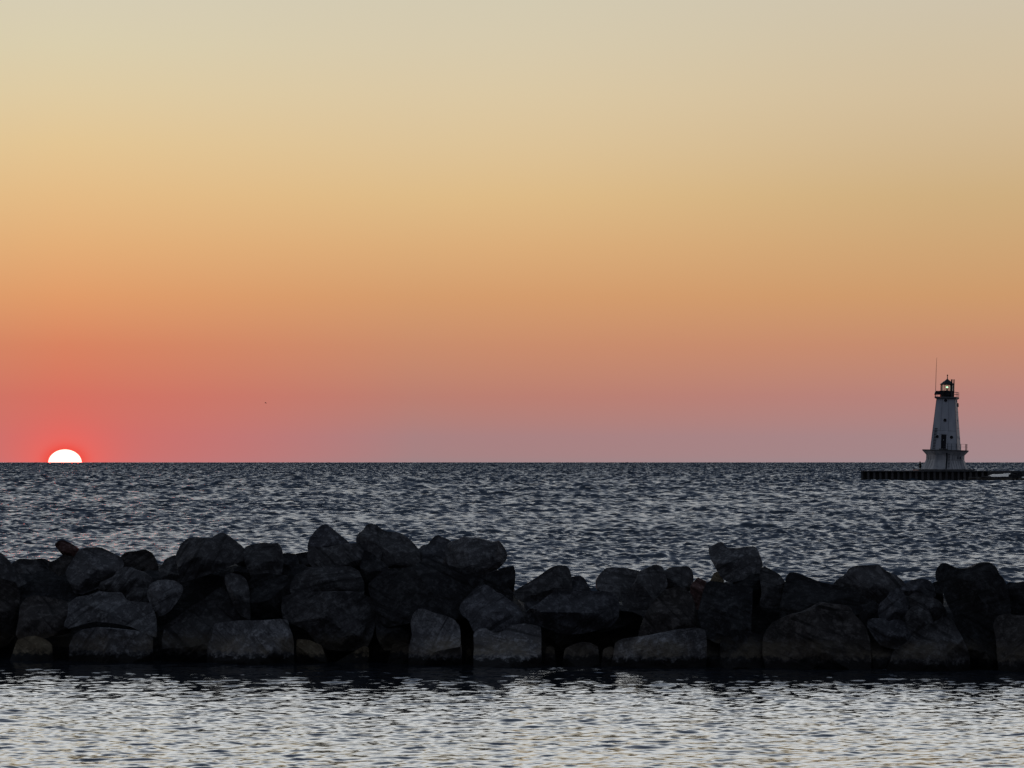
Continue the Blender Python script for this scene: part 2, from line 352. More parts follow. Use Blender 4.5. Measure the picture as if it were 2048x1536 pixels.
# ------------------------------------------------------------------ breakwater boulders
CR = {'A': (0, 1040), 'B': (340, 1040), 'C': (680, 1040), 'D': (1000, 1060), 'E': (1340, 1060), 'F': (1648, 1060)}
def make_rock(crop, layer, mat, label, pts, name='boulder', seed=0, fat=1.0):
    rnd = random.Random(seed*7919+11)
    ox, oy = CR[crop]
    P = [(ox + x/5.12, oy + y/5.12) for x, y in pts]
    cx = sum(p[0] for p in P)/len(P)
    Yc = foot(cx) + .75 + layer*1.05
    W = [at(px, py, Yc) for px, py in P]
    W2 = []
    for w in W:
        z = w.z
        if layer < .65 and z < .30: z = -.45
        W2.append((w.x, z))
    # centroid by area
    A = sx = sz = 0
    for (x0, z0), (x1, z1) in zip(W2, W2[1:]+W2[:1]):
        k = x0*z1-x1*z0; A += k; sx += (x0+x1)*k; sz += (z0+z1)*k
    C = (sx/(3*A), sz/(3*A)); area = abs(A)/2
    q = [(x-C[0], z-C[1]) for x, z in W2]
    if A < 0: q = q[::-1]
    # resample the outline evenly, bending it a little like broken stone
    seg = [math.dist(p, r) for p, r in zip(q, q[1:]+q[:1])]; per = sum(seg)
    n = max(40, min(150, int(per/.045)))
    B = []
    k, acc = 0, 0.0
    for i in range(n):
        t = per*i/n
        while acc+seg[k] < t: acc += seg[k]; k += 1
        f = (t-acc)/seg[k]; p, r = q[k], q[(k+1) % len(q)]
        B.append((p[0]+(r[0]-p[0])*f, p[1]+(r[1]-p[1])*f))
    B = [((B[i-1][0]+5*B[i][0]+B[(i+1) % n][0])/7, (B[i-1][1]+5*B[i][1]+B[(i+1) % n][1])/7) for i in range(n)]
    s0 = Vector((rnd.uniform(-90, 90), rnd.uniform(-90, 90), rnd.uniform(-90, 90)))
    size = math.sqrt(area)
    T = .60*size*fat
    rings = max(10, min(22, int(size*.5/.045)))
    lean = rnd.uniform(.0, .75)
    planes = [(rnd.uniform(.45, .95)*T, rnd.uniform(-1.3, 1.3), rnd.uniform(-1.6, .8)) for _ in range(5)]
    bevels = []
    for kk in range(9):
        ph = rnd.uniform(0, 2*math.pi); cs, sn = math.cos(ph), math.sin(ph)
        bevels.append((rnd.uniform(.5, 2.2), cs, sn, rnd.uniform(.86, 1.08)*max(x*cs+z*sn for x, z in B)))
    verts, faces = [], []
    def place(x, z, dep, side):
        if side > 0:
            for c, ax, az in planes: dep = min(dep, c + ax*x*.6 + az*z*.8)
            for m_, cs, sn, ro in bevels: dep = min(dep, m_*(ro-(x*cs+z*sn)))
            dep = max(dep, 0)
        y = -dep*side
        p = Vector((x, y, z))
        nn = noise.fractal((p*1.7+s0), .9, 2.1, 5)
        n2 = noise.ridged_multi_fractal((p*1.1+s0*1.7), .9, 2.0, 3, .8, 1.0) - 1.0
        amp = .065*min(1.2, size)
        y -= side*(nn*amp*1.2 + n2*amp*.8)*min(1, dep/(.15*T)+.15)
        rr = 1 + (nn*.03)
        return (x*rr, y + lean*z, z*rr)
    for x, z in B: verts.append(place(x, z, 0, 1))
    for side in (1, -1):
        prev = list(range(n))
        R_ = rings if side > 0 else max(5, rings//3)
        for r in range(1, R_):
            u = r/R_; s = 1-u if side < 0 else (1-u)
            s = math.cos(u*math.pi/2)**.85 if u < 1 else 0
            dep = T*(1-s**4.5)**(1/2.6) if side > 0 else T*(1-s**2.3)**.5
            cur = []
            for x, z in B:
                cur.append(len(verts)); verts.append(place(x*s, z*s, dep, side))
            for i in range(n):
                f = (prev[i], prev[(i+1) % n], cur[(i+1) % n], cur[i])
                faces.append(f if side > 0 else f[::-1])
            prev = cur
        c = len(verts); verts.append(place(0, 0, T, side))
        for i in range(n):
            f = (prev[i], prev[(i+1) % n], c)
            faces.append(f if side > 0 else f[::-1])
    zmin = min(v[2] for v in verts)
    me = bpy.data.meshes.new(name)
    Q = Matrix.Rotation(rnd.uniform(-.9, .9), 3, 'Y') @ Matrix.Rotation(rnd.uniform(-3, 3), 3, 'Z') @ Matrix.Rotation(rnd.uniform(-.3, .3), 3, 'X')
    Qi = Q.inverted()                     # each stone's bedding lies its own way
    me.from_pydata([Qi @ Vector((x, y, z-zmin)) for x, y, z in verts], [], faces)
    me.polygons.foreach_set('use_smooth', [True]*len(me.polygons)); me.update(); me.set_sharp_from_angle(angle=R(24))
    o = link_mesh(name, me, RM[mat]); o.location = (C[0], Yc, C[1]+zmin); o.rotation_euler = Q.to_euler()
    v = {'grey': .68, 'pale': .85, 'dark': .75, 'blue': .8, 'brown': .75, 'red': .8, 'tan': .7}[mat]*rnd.uniform(.78, 1.22)   # each stone its own tone
    if layer < .1: v *= 1.3
    o.color = (v, v, v, 1)
    tag(o, label, 'boulder', 'boulders of the breakwater')
    return o
ROCKS = [
 ('B',2.7,'dark','added dark filler stone in the notch just right of the biggest peaked boulder',[(680,350),(770,305),(860,290),(920,380),(880,500),(760,520),(670,440)]),  # filler stone added; its dark colour stands in for shade in the notch
 ('C',2.9,'dark','added dark filler stone low between the pointed skyline stone and the white mottled boulder',[(960,400),(1080,330),(1170,420),(1140,540),(1000,540)]),  # added dark stone that hides the bright lake behind this chink
 ('E',2.0,'dark','added dark stone for the shaded gap under the right side of the tilted angular boulder',[(600,600),(680,500),(800,465),(930,440),(1010,480),(1030,640),(900,740),(690,720)]),  # added stone; dark tone imitates the shade below the tilted boulder
 ('A',2.0,'grey','grey boulder sloping down from the left picture edge, top of the pile',[(-200,420),(-120,330),(0,340),(50,390),(110,440),(190,540),(290,640),(200,690),(0,640),(-200,640)]),
 ('A',1.0,'brown','large dark brown boulder cut by the left picture edge, above the tan dome',[(-250,620),(0,600),(160,640),(200,760),(185,1000),(165,1180),(60,1300),(-250,1330)]),
 ('A',2.9,'grey','rough low boulder on the skyline right of the left edge boulder',[(110,445),(190,392),(330,398),(440,393),(520,430),(580,520),(600,700),(420,760),(290,740),(180,620)]),
 ('A',2.6,'brown','brownish boulder directly under the small reddish stone on the skyline',[(500,435),(560,410),(640,355),(760,370),(800,500),(790,700),(600,760),(500,640)]),
 ('A',3.6,'red','small reddish stone perched tilted on the skyline at far left',[(560,240),(600,210),(650,203),(720,235),(770,265),(815,300),(830,345),(780,390),(670,385),(600,310),(565,270)]),
 ('A',2.2,'pale','big round pale boulder with a crack along its underside, right of the reddish stone',[(670,540),(690,480),(740,400),(800,310),(880,280),(1020,280),(1130,330),(1230,380),(1270,460),(1200,560),(1150,610),(1020,690),(960,720),(850,760),(770,740),(740,660),(690,600)]),
 ('A',2.7,'brown','dark reddish brown boulder on the skyline between the round pale and the big peaked boulder',[(1240,370),(1300,325),(1390,320),(1480,298),(1560,340),(1600,410),(1625,470),(1630,560),(1540,640),(1400,640),(1280,560),(1245,450)]),
 ('A',1.8,'grey','round topped grey boulder just below the dark reddish brown one',[(1160,580),(1190,520),(1260,480),(1330,478),(1390,510),(1480,540),(1560,600),(1560,700),(1420,760),(1300,780),(1180,760),(1010,725),(1030,640)]),
 ('A',2.2,'grey','dark upright stone wedged against the left flank of the big peaked boulder',[(1625,560),(1640,490),(1690,400),(1790,355),(1860,420),(1900,640),(1760,720),(1630,680)]),
 ('B',1.9,'grey','biggest peaked boulder on the left skyline, with a pale vein',[(45,370),(70,310),(110,240),(170,190),(260,175),(340,185),(420,180),(470,145),(520,128),(580,150),(650,200),(720,260),(770,310),(800,370),(770,410),(640,460),(480,530),(300,590),(130,640),(100,540),(60,420)]),
 ('A',1.2,'pale','mottled pale boulder tapering downwards below the dark wedged stone',[(1530,660),(1600,620),(1700,612),(1800,625),(1870,670),(1880,730),(1830,820),(1740,940),(1660,990),(1580,940),(1540,860),(1500,780),(1510,720)]),
 ('A',1.4,'grey','small mottled stone left of the tapering pale boulder',[(1290,760),(1340,700),(1430,690),(1530,720),(1560,830),(1440,900),(1290,860)]),
 ('A',.75,'brown','rounded brownish block at left with a dark slit, above the tan dome',[(180,1170),(190,1000),(195,880),(250,800),(350,778),(480,795),(640,830),(720,850),(760,1000),(740,1150),(500,1200),(350,1220),(220,1230)]),
 ('A',.55,'pale','wide arched slab with a broken lower edge bridging the block below',[(650,1085),(690,960),(690,850),(780,790),(900,770),(1000,730),(1100,740),(1230,740),(1300,830),(1550,850),(1610,1000),(1620,1200),(1500,1160),(1350,1090),(1200,1055),(1000,1035),(850,1065),(700,1115)]),
 ('A',0,'tan','low tan dome shaped boulder at the waterline in the left corner',[(-10,1380),(60,1300),(150,1235),(250,1200),(340,1190),(430,1220),(520,1280),(590,1340),(600,1480),(400,1500),(-10,1500)]),
 ('A',.05,'pale','wide tan stained block at the waterline under the arched slab',[(690,1440),(710,1290),(750,1180),(830,1120),(1000,1100),(1200,1110),(1380,1130),(1500,1160),(1570,1210),(1590,1300),(1590,1480),(1400,1500),(690,1500)]),
 ('B',.62,'grey','large smooth slab leaning up to the right, left of the flat stained block',[(-120,1300),(-60,1090),(50,1020),(200,900),(350,800),(480,700),(540,680),(600,780),(700,900),(830,1010),(800,1200),(700,1480),(200,1490),(-110,1490)]),
 ('B',2.1,'grey','rounded skyline boulder right of the biggest peaked boulder',[(760,280),(850,250),(950,232),(1020,245),(1090,237),(1130,270),(1150,330),(1170,440),(1150,560),(1000,640),(860,620),(790,480),(760,380)]),
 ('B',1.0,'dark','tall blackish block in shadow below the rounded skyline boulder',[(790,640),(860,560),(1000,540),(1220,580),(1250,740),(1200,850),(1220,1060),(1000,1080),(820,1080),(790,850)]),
 ('B',.75,'grey','narrow upright stone standing on the smooth leaning slab',[(555,560),(620,545),(720,560),(780,610),(810,700),(825,850),(830,1020),(720,970),(640,840),(590,720),(560,640)]),
 ('B',2.6,'dark','small dark stone in the skyline dip left of the pyramid boulder',[(1130,345),(1200,335),(1290,350),(1320,420),(1310,560),(1200,620),(1120,520)]),
 ('B',2.9,'dark','dark flat stone half hidden behind the foot of the pyramid boulder',[(1265,350),(1330,335),(1440,318),(1480,480),(1380,580),(1265,520)]),
 ('B',2.5,'blue','pyramid shaped boulder, the left one of the two highest points',[(1405,270),(1420,200),(1450,150),(1500,90),(1560,45),(1600,42),(1660,80),(1740,150),(1800,200),(1845,240),(1800,310),(1600,350),(1450,340),(1410,310)]),
 ('B',1.9,'grey','long rough grey boulder carrying the pyramid boulder',[(1410,290),(1440,268),(1600,285),(1800,240),(1960,238),(2100,250),(2180,330),(2150,430),(1990,510),(1890,530),(1740,500),(1600,500),(1480,490),(1430,440),(1408,360)]),
 ('B',1.25,'grey','rounded oblong boulder beneath the long rough grey one',[(1220,700),(1250,620),(1280,550),(1340,540),(1400,490),(1500,470),(1620,455),(1750,470),(1850,480),(1930,520),(1990,640),(1990,800),(1700,820),(1400,800),(1250,760)]),
 ('B',.8,'grey','huge dark squarish boulder in the middle left, overhanging a tan ledge',[(1140,860),(1160,790),(1250,750),(1500,740),(1900,730),(2060,800),(2130,900),(2120,1060),(2080,1200),(2030,1300),(1800,1340),(1600,1320),(1480,1230),(1400,1130),(1250,1060),(1160,1000)]),
 ('B',0,'pale','flat topped block at the waterline with grey, blue and tan bands',[(380,1450),(390,1290),(430,1180),(450,1060),(560,1040),(700,1030),(850,1030),(1000,1030),(1120,1010),(1210,1020),(1230,1100),(1260,1180),(1275,1300),(1280,1480),(1000,1490),(375,1490)]),
 ('B',.45,'tan','thin tan ledge under the huge dark squarish boulder',[(1290,1220),(1420,1230),(1550,1280),(1700,1330),(1960,1295),(2035,1300),(2040,1360),(1990,1500),(1700,1500),(1450,1500),(1290,1500)]),
 ('C',2.4,'grey','highest skyline boulder with a knobbed left peak, right of the pyramid boulder',[(160,220),(170,160),(240,100),(255,50),(310,35),(370,50),(410,90),(480,120),(560,120),(650,145),(720,200),(770,250),(810,300),(830,420),(780,500),(660,520),(500,490),(330,350),(250,300),(170,245)]),
 ('C',1.7,'dark','dark filler as painted shade in the hollow under the knobbed highest boulder',[(240,300),(330,340),(480,470),(560,600),(420,680),(260,640),(200,480)]),  # shadow beneath the boulder, put in as a dark coloured stone
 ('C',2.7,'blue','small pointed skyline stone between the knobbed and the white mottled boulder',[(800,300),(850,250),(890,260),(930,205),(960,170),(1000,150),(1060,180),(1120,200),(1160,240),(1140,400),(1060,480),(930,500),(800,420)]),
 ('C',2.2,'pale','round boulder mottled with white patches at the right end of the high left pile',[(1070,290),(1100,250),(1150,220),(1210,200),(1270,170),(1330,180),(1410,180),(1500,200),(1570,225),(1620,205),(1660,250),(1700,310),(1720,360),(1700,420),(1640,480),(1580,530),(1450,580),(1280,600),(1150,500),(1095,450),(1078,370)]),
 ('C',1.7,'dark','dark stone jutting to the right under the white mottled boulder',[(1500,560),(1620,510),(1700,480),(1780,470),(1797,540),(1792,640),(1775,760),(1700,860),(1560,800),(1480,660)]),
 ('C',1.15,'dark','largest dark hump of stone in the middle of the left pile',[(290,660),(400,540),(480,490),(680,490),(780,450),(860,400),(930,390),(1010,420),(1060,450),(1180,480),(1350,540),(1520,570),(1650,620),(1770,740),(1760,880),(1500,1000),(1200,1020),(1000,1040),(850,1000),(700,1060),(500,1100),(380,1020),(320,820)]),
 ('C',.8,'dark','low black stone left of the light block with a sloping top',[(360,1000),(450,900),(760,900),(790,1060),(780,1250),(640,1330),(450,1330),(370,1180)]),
 ('C',0,'pale','light block with a sloping top and tan base at the waterline, centre left',[(715,1060),(740,970),(790,915),(860,910),(950,950),(1060,980),(1170,1020),(1225,1080),(1240,1200),(1250,1320),(1255,1490),(1000,1500),(700,1500),(705,1290),(730,1180)]),
 ('C',.3,'dark','low wet stone at the waterline left of the light sloping block',[(300,1420),(420,1330),(540,1270),(700,1260),(740,1400),(740,1500),(300,1500)]),
 ('C',.65,'blue','diamond shaped boulder with a round pit at its left corner',[(1215,900),(1240,850),(1330,760),(1400,690),(1470,660),(1530,680),(1600,740),(1660,760),(1720,810),(1830,880),(1880,980),(1900,1090),(1700,1130),(1550,1150),(1370,1150),(1310,1020),(1250,970)]),
 ('C',0,'pale','smooth rectangular block with a level dark waterline band, below the diamond boulder',[(1365,1370),(1360,1160),(1430,1120),(1520,1115),(1600,1120),(1750,1090),(1850,1075),(1950,1080),(2055,1100),(2066,1250),(2066,1500),(1365,1500)]),
 ('C',.25,'tan','narrow tan stone in the gap left of the smooth rectangular block',[(1262,1370),(1300,1320),(1340,1310),(1375,1380),(1380,1500),(1262,1500)]),
 ('D',1.6,'grey','long slanting wedge of stone rising from the skyline gap in the middle',[(130,640),(200,590),(290,540),(400,470),(500,400),(560,372),(630,365),(700,385),(730,460),(740,560),(720,660),(560,720),(450,760),(280,760),(170,700)]),
 ('D',1.8,'blue','small stone with a bright edge at the right foot of the slanting wedge',[(680,500),(760,470),(830,470),(870,500),(900,560),(940,625),(900,720),(690,720)]),
 ('D',.7,'blue','wide pale oval boulder overhanging a black hollow in the middle',[(250,850),(300,800),(380,760),(440,710),(520,650),(600,625),(750,628),(900,630),(1080,630),(1170,650),(1210,700),(1215,780),(1210,900),(1140,980),(980,1030),(860,1060),(730,1065),(600,1050),(480,1010),(380,970),(290,930)]),
 ('D',.95,'blue','small ribbed stone behind the left tip of the wide pale oval boulder',[(250,740),(330,730),(420,735),(420,820),(300,850),(248,800)]),
 ('D',1.7,'grey','rounded skyline boulder right of the middle gap',[(978,520),(1020,460),(1090,390),(1160,385),(1280,390),(1380,410),(1440,430),(1450,540),(1380,640),(1290,720),(1220,730),(1080,660),(985,610)]),
 ('D',1.35,'grey','tall ragged boulder leaning right beside the rounded skyline boulder',[(1240,740),(1330,610),(1400,500),(1420,430),(1500,395),(1600,355),(1660,370),(1690,420),(1720,560),(1660,680),(1580,780),(1500,860),(1450,880),(1300,810)]),
 ('D',1.9,'grey','square shouldered skyline boulder just left of the dip before the slanted light boulder',[(1660,430),(1740,380),(1830,375),(1930,368),(1970,410),(1982,480),(1975,600),(1850,680),(1700,640),(1650,520)]),
 ('D',.85,'brown','broad cone shaped boulder with a brownish foot, resting on the layered slab',[(1400,1120),(1460,930),(1510,820),(1580,720),(1690,620),(1800,590),(1880,600),(1960,650),(2000,760),(2020,900),(2000,1040),(1800,1090),(1560,1130)]),
 ('D',0,'pale','long flat layered slab with a crack, at the waterline in the centre right',[(1125,1340),(1130,1270),(1160,1230),(1170,1150),(1250,1110),(1430,1090),(1560,1070),(1800,1020),(2000,1000),(2110,1020),(2120,1150),(2112,1270),(2112,1440),(1600,1440),(1250,1440),(1125,1440)]),
 ('D',.15,'brown','low rounded brown stone at the waterline in front of the black hollow',[(600,1300),(660,1220),(740,1180),(840,1155),(930,1160),(1010,1200),(1040,1260),(1050,1440),(900,1440),(590,1440)]),
 ('D',.3,'brown','tiny stone in the hollow left of the low rounded brown one',[(435,1240),(470,1200),(520,1188),(560,1205),(600,1260),(600,1440),(435,1440)]),
 ('D',.05,'brown','small stone at the waterline leaning on the left end of the layered slab',[(1000,1330),(1060,1220),(1140,1195),(1180,1230),(1180,1440),(990,1440)]),
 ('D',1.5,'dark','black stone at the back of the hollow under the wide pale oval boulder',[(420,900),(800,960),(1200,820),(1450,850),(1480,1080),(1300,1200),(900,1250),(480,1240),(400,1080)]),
 ('E',2.2,'pale','light angular boulder tilted on top of the right pile, highest point there',[(400,180),(450,160),(500,130),(545,122),(580,180),(640,190),(720,185),(790,170),(880,170),(910,210),(940,300),(955,350),(930,430),(860,470),(760,500),(640,530),(560,520),(500,455),(450,360),(410,290),(398,220)]),
 ('E',1.9,'tan','small tan chip under the left side of the tilted light angular boulder',[(405,530),(450,440),(490,425),(560,520),(540,600),(420,600)]),
 ('E',1.7,'grey','squarish grey boulder right of and below the tilted light angular boulder',[(930,400),(970,370),(1050,410),(1120,450),(1160,500),(1190,550),(1190,640),(1150,740),(1090,800),(930,795),(905,760),(935,640),(920,480)]),
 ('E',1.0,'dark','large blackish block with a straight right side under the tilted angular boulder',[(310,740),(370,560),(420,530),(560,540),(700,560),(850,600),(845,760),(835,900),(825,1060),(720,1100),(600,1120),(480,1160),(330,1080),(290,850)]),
 ('E',1.25,'red','slim reddish stone between the cone shaped boulder and the blackish block',[(210,570),(290,480),(380,530),(380,680),(340,800),(260,820),(205,680)]),
 ('E',1.25,'dark','large dark slab sloping down to the right above the biggest smooth boulder',[(1120,760),(1180,560),(1200,480),(1230,440),(1290,435),(1400,480),(1560,540),(1700,565),(1900,610),(2000,720),(1960,860),(1700,900),(1400,960),(1220,960),(1110,930)]),
 ('E',.35,'brown','biggest smooth boulder at the waterline on the right, rising to a flat shoulder',[(960,1090),(1000,1020),(1060,950),(1150,910),(1250,870),(1380,840),(1480,790),(1570,750),(1700,770),(1870,790),(1910,880),(1970,950),(2020,1010),(2060,1150),(2065,1290),(2065,1450),(1800,1450),(1300,1450),(1000,1450),(950,1250)]),
 ('E',.25,'dark','low dark stone at the waterline left of the biggest smooth boulder',[(520,1140),(580,1060),(620,1030),(720,1025),(830,1040),(950,1090),(1000,1160),(1170,1190),(1180,1450),(500,1450)]),
 ('E',.6,'dark','black filler as painted shade in the gap right of the long layered slab',[(370,1100),(480,1060),(580,1100),(600,1300),(600,1450),(370,1450)]),  # shade of the open gap, added as a black coloured block
 ('F',1.9,'grey','broad gabled skyline boulder at right with a small step on its left slope',[(80,560),(120,520),(240,440),(260,400),(340,370),(480,365),(570,355),(610,390),(660,430),(740,460),(800,510),(845,560),(830,660),(700,720),(600,780),(500,780),(400,740),(280,680),(120,620)]),
 ('F',1.8,'blue','low flat skyline stone left of the big saddle shaped boulder',[(770,600),(850,540),(900,510),(1010,497),(1080,515),(1130,560),(1150,680),(1050,720),(950,700),(810,670)]),
 ('F',2.1,'dark','dark sliver of stone wedged against the left flank of the saddle shaped boulder',[(1080,560),(1160,523),(1220,600),(1220,760),(1120,720)]),
 ('F',1.15,'blue','pale cone shaped stone below the broad gabled skyline boulder',[(548,820),(570,750),(640,700),(690,610),(760,590),(810,620),(850,720),(865,790),(850,900),(720,930),(560,920)]),
 ('F',1.15,'grey','angular stone slanting down right towards the saddle shaped boulder',[(865,680),(950,630),(1010,650),(1110,690),(1180,720),(1230,780),(1265,850),(1250,940),(1120,970),(1000,900),(880,770)]),
 ('F',.85,'grey','upright stone with a pale cut face in the cluster of small right stones',[(830,880),(860,820),(940,770),(1040,755),(1060,800),(1100,870),(1130,980),(1050,1060),(930,1090),(885,1080),(850,990)]),
 ('F',.7,'blue','twin lobed pale stone at right, lowest of the cluster of small stones',[(440,980),(460,920),(520,905),(620,910),(680,940),(700,920),(780,915),(840,950),(870,1020),(900,1080),(870,1170),(770,1220),(700,1220),(570,1180),(500,1090)]),
 ('F',1.4,'dark','shadowed stone left of the pale cone shaped stone',[(260,640),(420,690),(580,760),(620,900),(560,1000),(420,1020),(340,900)]),
 ('F',.5,'dark','black wet stone in the gap under the twin lobed pale stone',[(440,1180),(560,1160),(760,1200),(800,1300),(720,1450),(440,1450)]),
 ('F',.05,'grey','triangular slab with a pale chipped flake on its right edge, at the waterline',[(585,1320),(700,1240),(830,1160),(900,1080),(1030,1000),(1180,920),(1290,900),(1330,930),(1400,1060),(1440,1180),(1480,1260),(1500,1440),(1000,1450),(590,1450)]),
 ('F',1.2,'dark','big saddle shaped boulder with two humps on the right skyline',[(1145,450),(1170,390),(1210,345),(1270,340),(1320,370),(1390,395),(1460,390),(1530,370),(1570,345),(1650,335),(1720,340),(1780,390),(1810,460),(1850,500),(1880,560),(1910,700),(1900,880),(1780,960),(1480,1000),(1330,920),(1260,760),(1200,600),(1150,510)]),
 ('F',.55,'dark','tall black block under the saddle shaped boulder reaching down to the water',[(1280,900),(1400,860),(1700,850),(1830,870),(1850,1000),(1850,1450),(1480,1450),(1440,1200),(1380,1020)]),
 ('F',1.6,'dark','dark flat skyline boulder cut by the right picture edge',[(1850,600),(1900,540),(1960,545),(2050,530),(2200,540),(2260,700),(2200,960),(1990,960),(1880,900),(1860,720)]),
 ('F',0,'brown','tan stained rounded block at the waterline cut by the right picture edge',[(1755,1000),(1770,940),(1820,890),(1900,870),(2050,890),(2250,900),(2300,1000),(2300,1450),(2100,1450),(1775,1450),(1780,1300),(1770,1100)]),
]
for i, (crop, layer, mat, label, pts) in enumerate(ROCKS):
    make_rock(crop, layer, mat, label, pts, seed=i)

# rubble deep between the boulders
def make_core():
    sil = [(-900, 1150), (0, 1145), (400, 1124), (600,1126), (1000, 1140), (1045, 1205), (1180, 1205), (1400, 1178), (1520, 1165), (1700, 1192), (2048, 1200), (2900, 1200)]
    verts, faces = [], []
    nx, ny = 340, 26
    for i in range(nx):
        px = -900 + 3800*i/(nx-1)
        sy = np.interp(px, [s[0] for s in sil], [s[1] for s in sil])
        yf = foot(px) + 1.55
        for j in range(ny):
            t = j/(ny-1); Y = yf + 8.0*t
            top = CAMH + (EY-sy)/F*(yf+3)
            if px < 0 or px > 2048: top += .25
            prof = min(1, t/.22)**.8*min(1, (1-t)/.4)**.9
            p = Vector(((px-1024)/F*Y, Y, 0))
            d = [noise.cell(p*1.1)*.0]
            vd = noise.voronoi(p*.95)[0]
            z = -.6 + (top+.6)*prof + (.08-.26*vd[0])*prof + .08*noise.noise(p*4)
            verts.append((p.x, Y, z))
    for i in range(nx-1):
        for j in range(ny-1):
            a = i*ny+j; faces.append((a, a+ny, a+ny+1, a+1))
    me = bpy.data.meshes.new('rubble'); me.from_pydata(verts, [], faces); me.update()
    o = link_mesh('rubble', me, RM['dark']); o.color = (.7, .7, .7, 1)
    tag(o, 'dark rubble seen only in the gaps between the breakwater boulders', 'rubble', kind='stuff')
make_core()

# ------------------------------------------------------------------ lighthouse
DL = 680.0; U = DL/F
def hz(y): return (939-y)*U
base_pt = at(1890, 939, DL)
lh = empty('lighthouse', base_pt, 'white square lighthouse tower with a lit lantern standing on the pier', 'lighthouse')
lh.rotation_euler = (Matrix.Rotation(R(1.5), 4, 'Y') @ Matrix.Rotation(R(-14.5), 4, 'Z')).to_euler()
S1 = .968+.25
# flared concrete base, octagonal
prof = [(0, 45.2), (4, 43.2), (9, 40.6), (14, 38.4), (18, 36.9), (19.5, 36.4), (28.5, 36.4), (29.5, 37.0), (33, 40.2), (36.6, 43.4)]
mb = MB(); mb.loft([poly_ring(8, a*U, z*U) for z, a in prof]); base = mb.build('base', M['white_concrete'], lh)
def face8(k, z0, z1, u0, u1, out, name, mat, parent, depth=.12, ap=None):
    """a slab on face k of the octagon (0 = front), between heights and along the face, following the wall's slope"""
    th = math.pi/4*k
    rot = Matrix.Rotation(th, 4, 'Z')
    def apo(z): return np.interp(z, [p[0] for p in prof], [p[1] for p in prof])*U if ap is None else ap
    mb = MB(); rows = 6
    for i in range(rows):
        za, zb = z0+(z1-z0)*i/rows, z0+(z1-z0)*(i+1)/rows
        pts = []
        for z in (za, zb):
            a = apo(z)
            for u in (u0, u1):
                for dd in (-depth, out):
                    pts.append(rot @ Vector((u*U, -(a+dd), z*U)))
        mb.hull(pts)
    return mb.build(name, mat, parent)
face8(0, 1.0, 33, 6.6, 9.4, .04, 'door', M['door'], lh)
face8(0, .8, 32, -13.5, -11.5, .10, 'pilaster', M['white_concrete'], lh)
face8(0, .8, 32, 3.6, 6.0, .10, 'pilaster', M['white_concrete'], lh)
for k in range(10):
    if k == 0: lad = face8(0, 3, 5-.9, 10.6, 14.4, .07, 'ladder', M['grey_steel'], lh)
    else: face8(0, 3+2.9*k, 3+2.9*k+1.0, 10.6, 14.4, .07, 'rung', M['dark_steel'], lad)
for u in (-15.3, -9.2, -3.1, 3.0, 9.1, 15.2):
    face8(1, .6, 18, u-.28, u+.28, .03, 'seam', M['grey_steel'], base)
for u in (-10.5, -4, 4, 10.5):
    face8(1, 20.5, 28.5, u-.25, u+.25, .03, 'seam', M['grey_steel'], base)
face8(1, 19.0, 19.7, -15.2, 15.2, .03, 'seam', M['grey_steel'], base)
for u in (3.4, 9.2): face8(1, 21.5, 26.5, u-1.1, u+1.1, .05, 'window', M['hole'], base)
for u in (-8, 0, 8): face8(7, .6, 28, u-.25, u+.25, .03, 'seam', M['grey_steel'], base)
# deck slab round the tower's foot
mb = MB(); mb.loft([poly_ring(8, 43.3*U, 36.5*U), poly_ring(8, 44.0*U, 36.7*U), poly_ring(8, 44.0*U, 39.2*U)]); mb.build('deck', M['concrete'], lh)
rail = MB()
rp = [Vector(p) for p in poly_ring(8, 42.0*U, 39.2*U)]
def rail_run(a, b, n, parent, h, r, last=True):
    for i in range(n + (1 if last else 0)):
        p = a.lerp(b, i/n); q = MB(); q.tube(p, p+Vector((0, 0, h)), r, r, 6); q.build('post', M['dark_steel'], parent)
# posts stand on the right-hand sides of the deck only
runs = [(rp[-1].lerp(rp[0], .55), rp[0], 2), (rp[0], rp[1], 3), (rp[1], rp[2], 3)]
for a, b, n in runs:
    for hh in (12.0, 6.5):
        rail.tube(a+Vector((0, 0, hh*U)), b+Vector((0, 0, hh*U)), .018, .018, 5)
railo = rail.build('deck_railing', M['grey_steel'], lh)
for a, b, n in runs: rail_run(a, b, n, railo, 12.5*U, .05, False)
# tapered square tower
Z0, Z1 = 39.2*U, hz(798.2)
s0, s1 = 66.5*U/S1, 45.0*U/S1
def side(z): return s0 + (s1-s0)*(z-Z0)/(Z1-Z0)
mb = MB(); mb.loft([[(x*side(z)/2, y*side(z)/2, z) for x, y in ((-1,-1),(1,-1),(1,1),(-1,1))] for z in (Z0, Z1)])
tower = mb.build('tower', M['white_steel'], lh)
SL = math.atan((s0-s1)/2/(Z1-Z0))
def on_face(k, u, z, out=0.0):           # point on tower face k (0 front, 1 right); u in metres along it
    th = math.pi/2*k
    return Matrix.Rotation(th, 4, 'Z') @ Vector((u, -(side(z)/2+out), z))
def face_box(k, u0, u1, z0, z1, out, name, mat, parent, depth=.08):
    mb = MB(); mb.hull([on_face(k, u, z, d) for u in (u0, u1) for z in (z0, z1) for d in (-depth, out)])
    return mb.build(name, mat, parent)
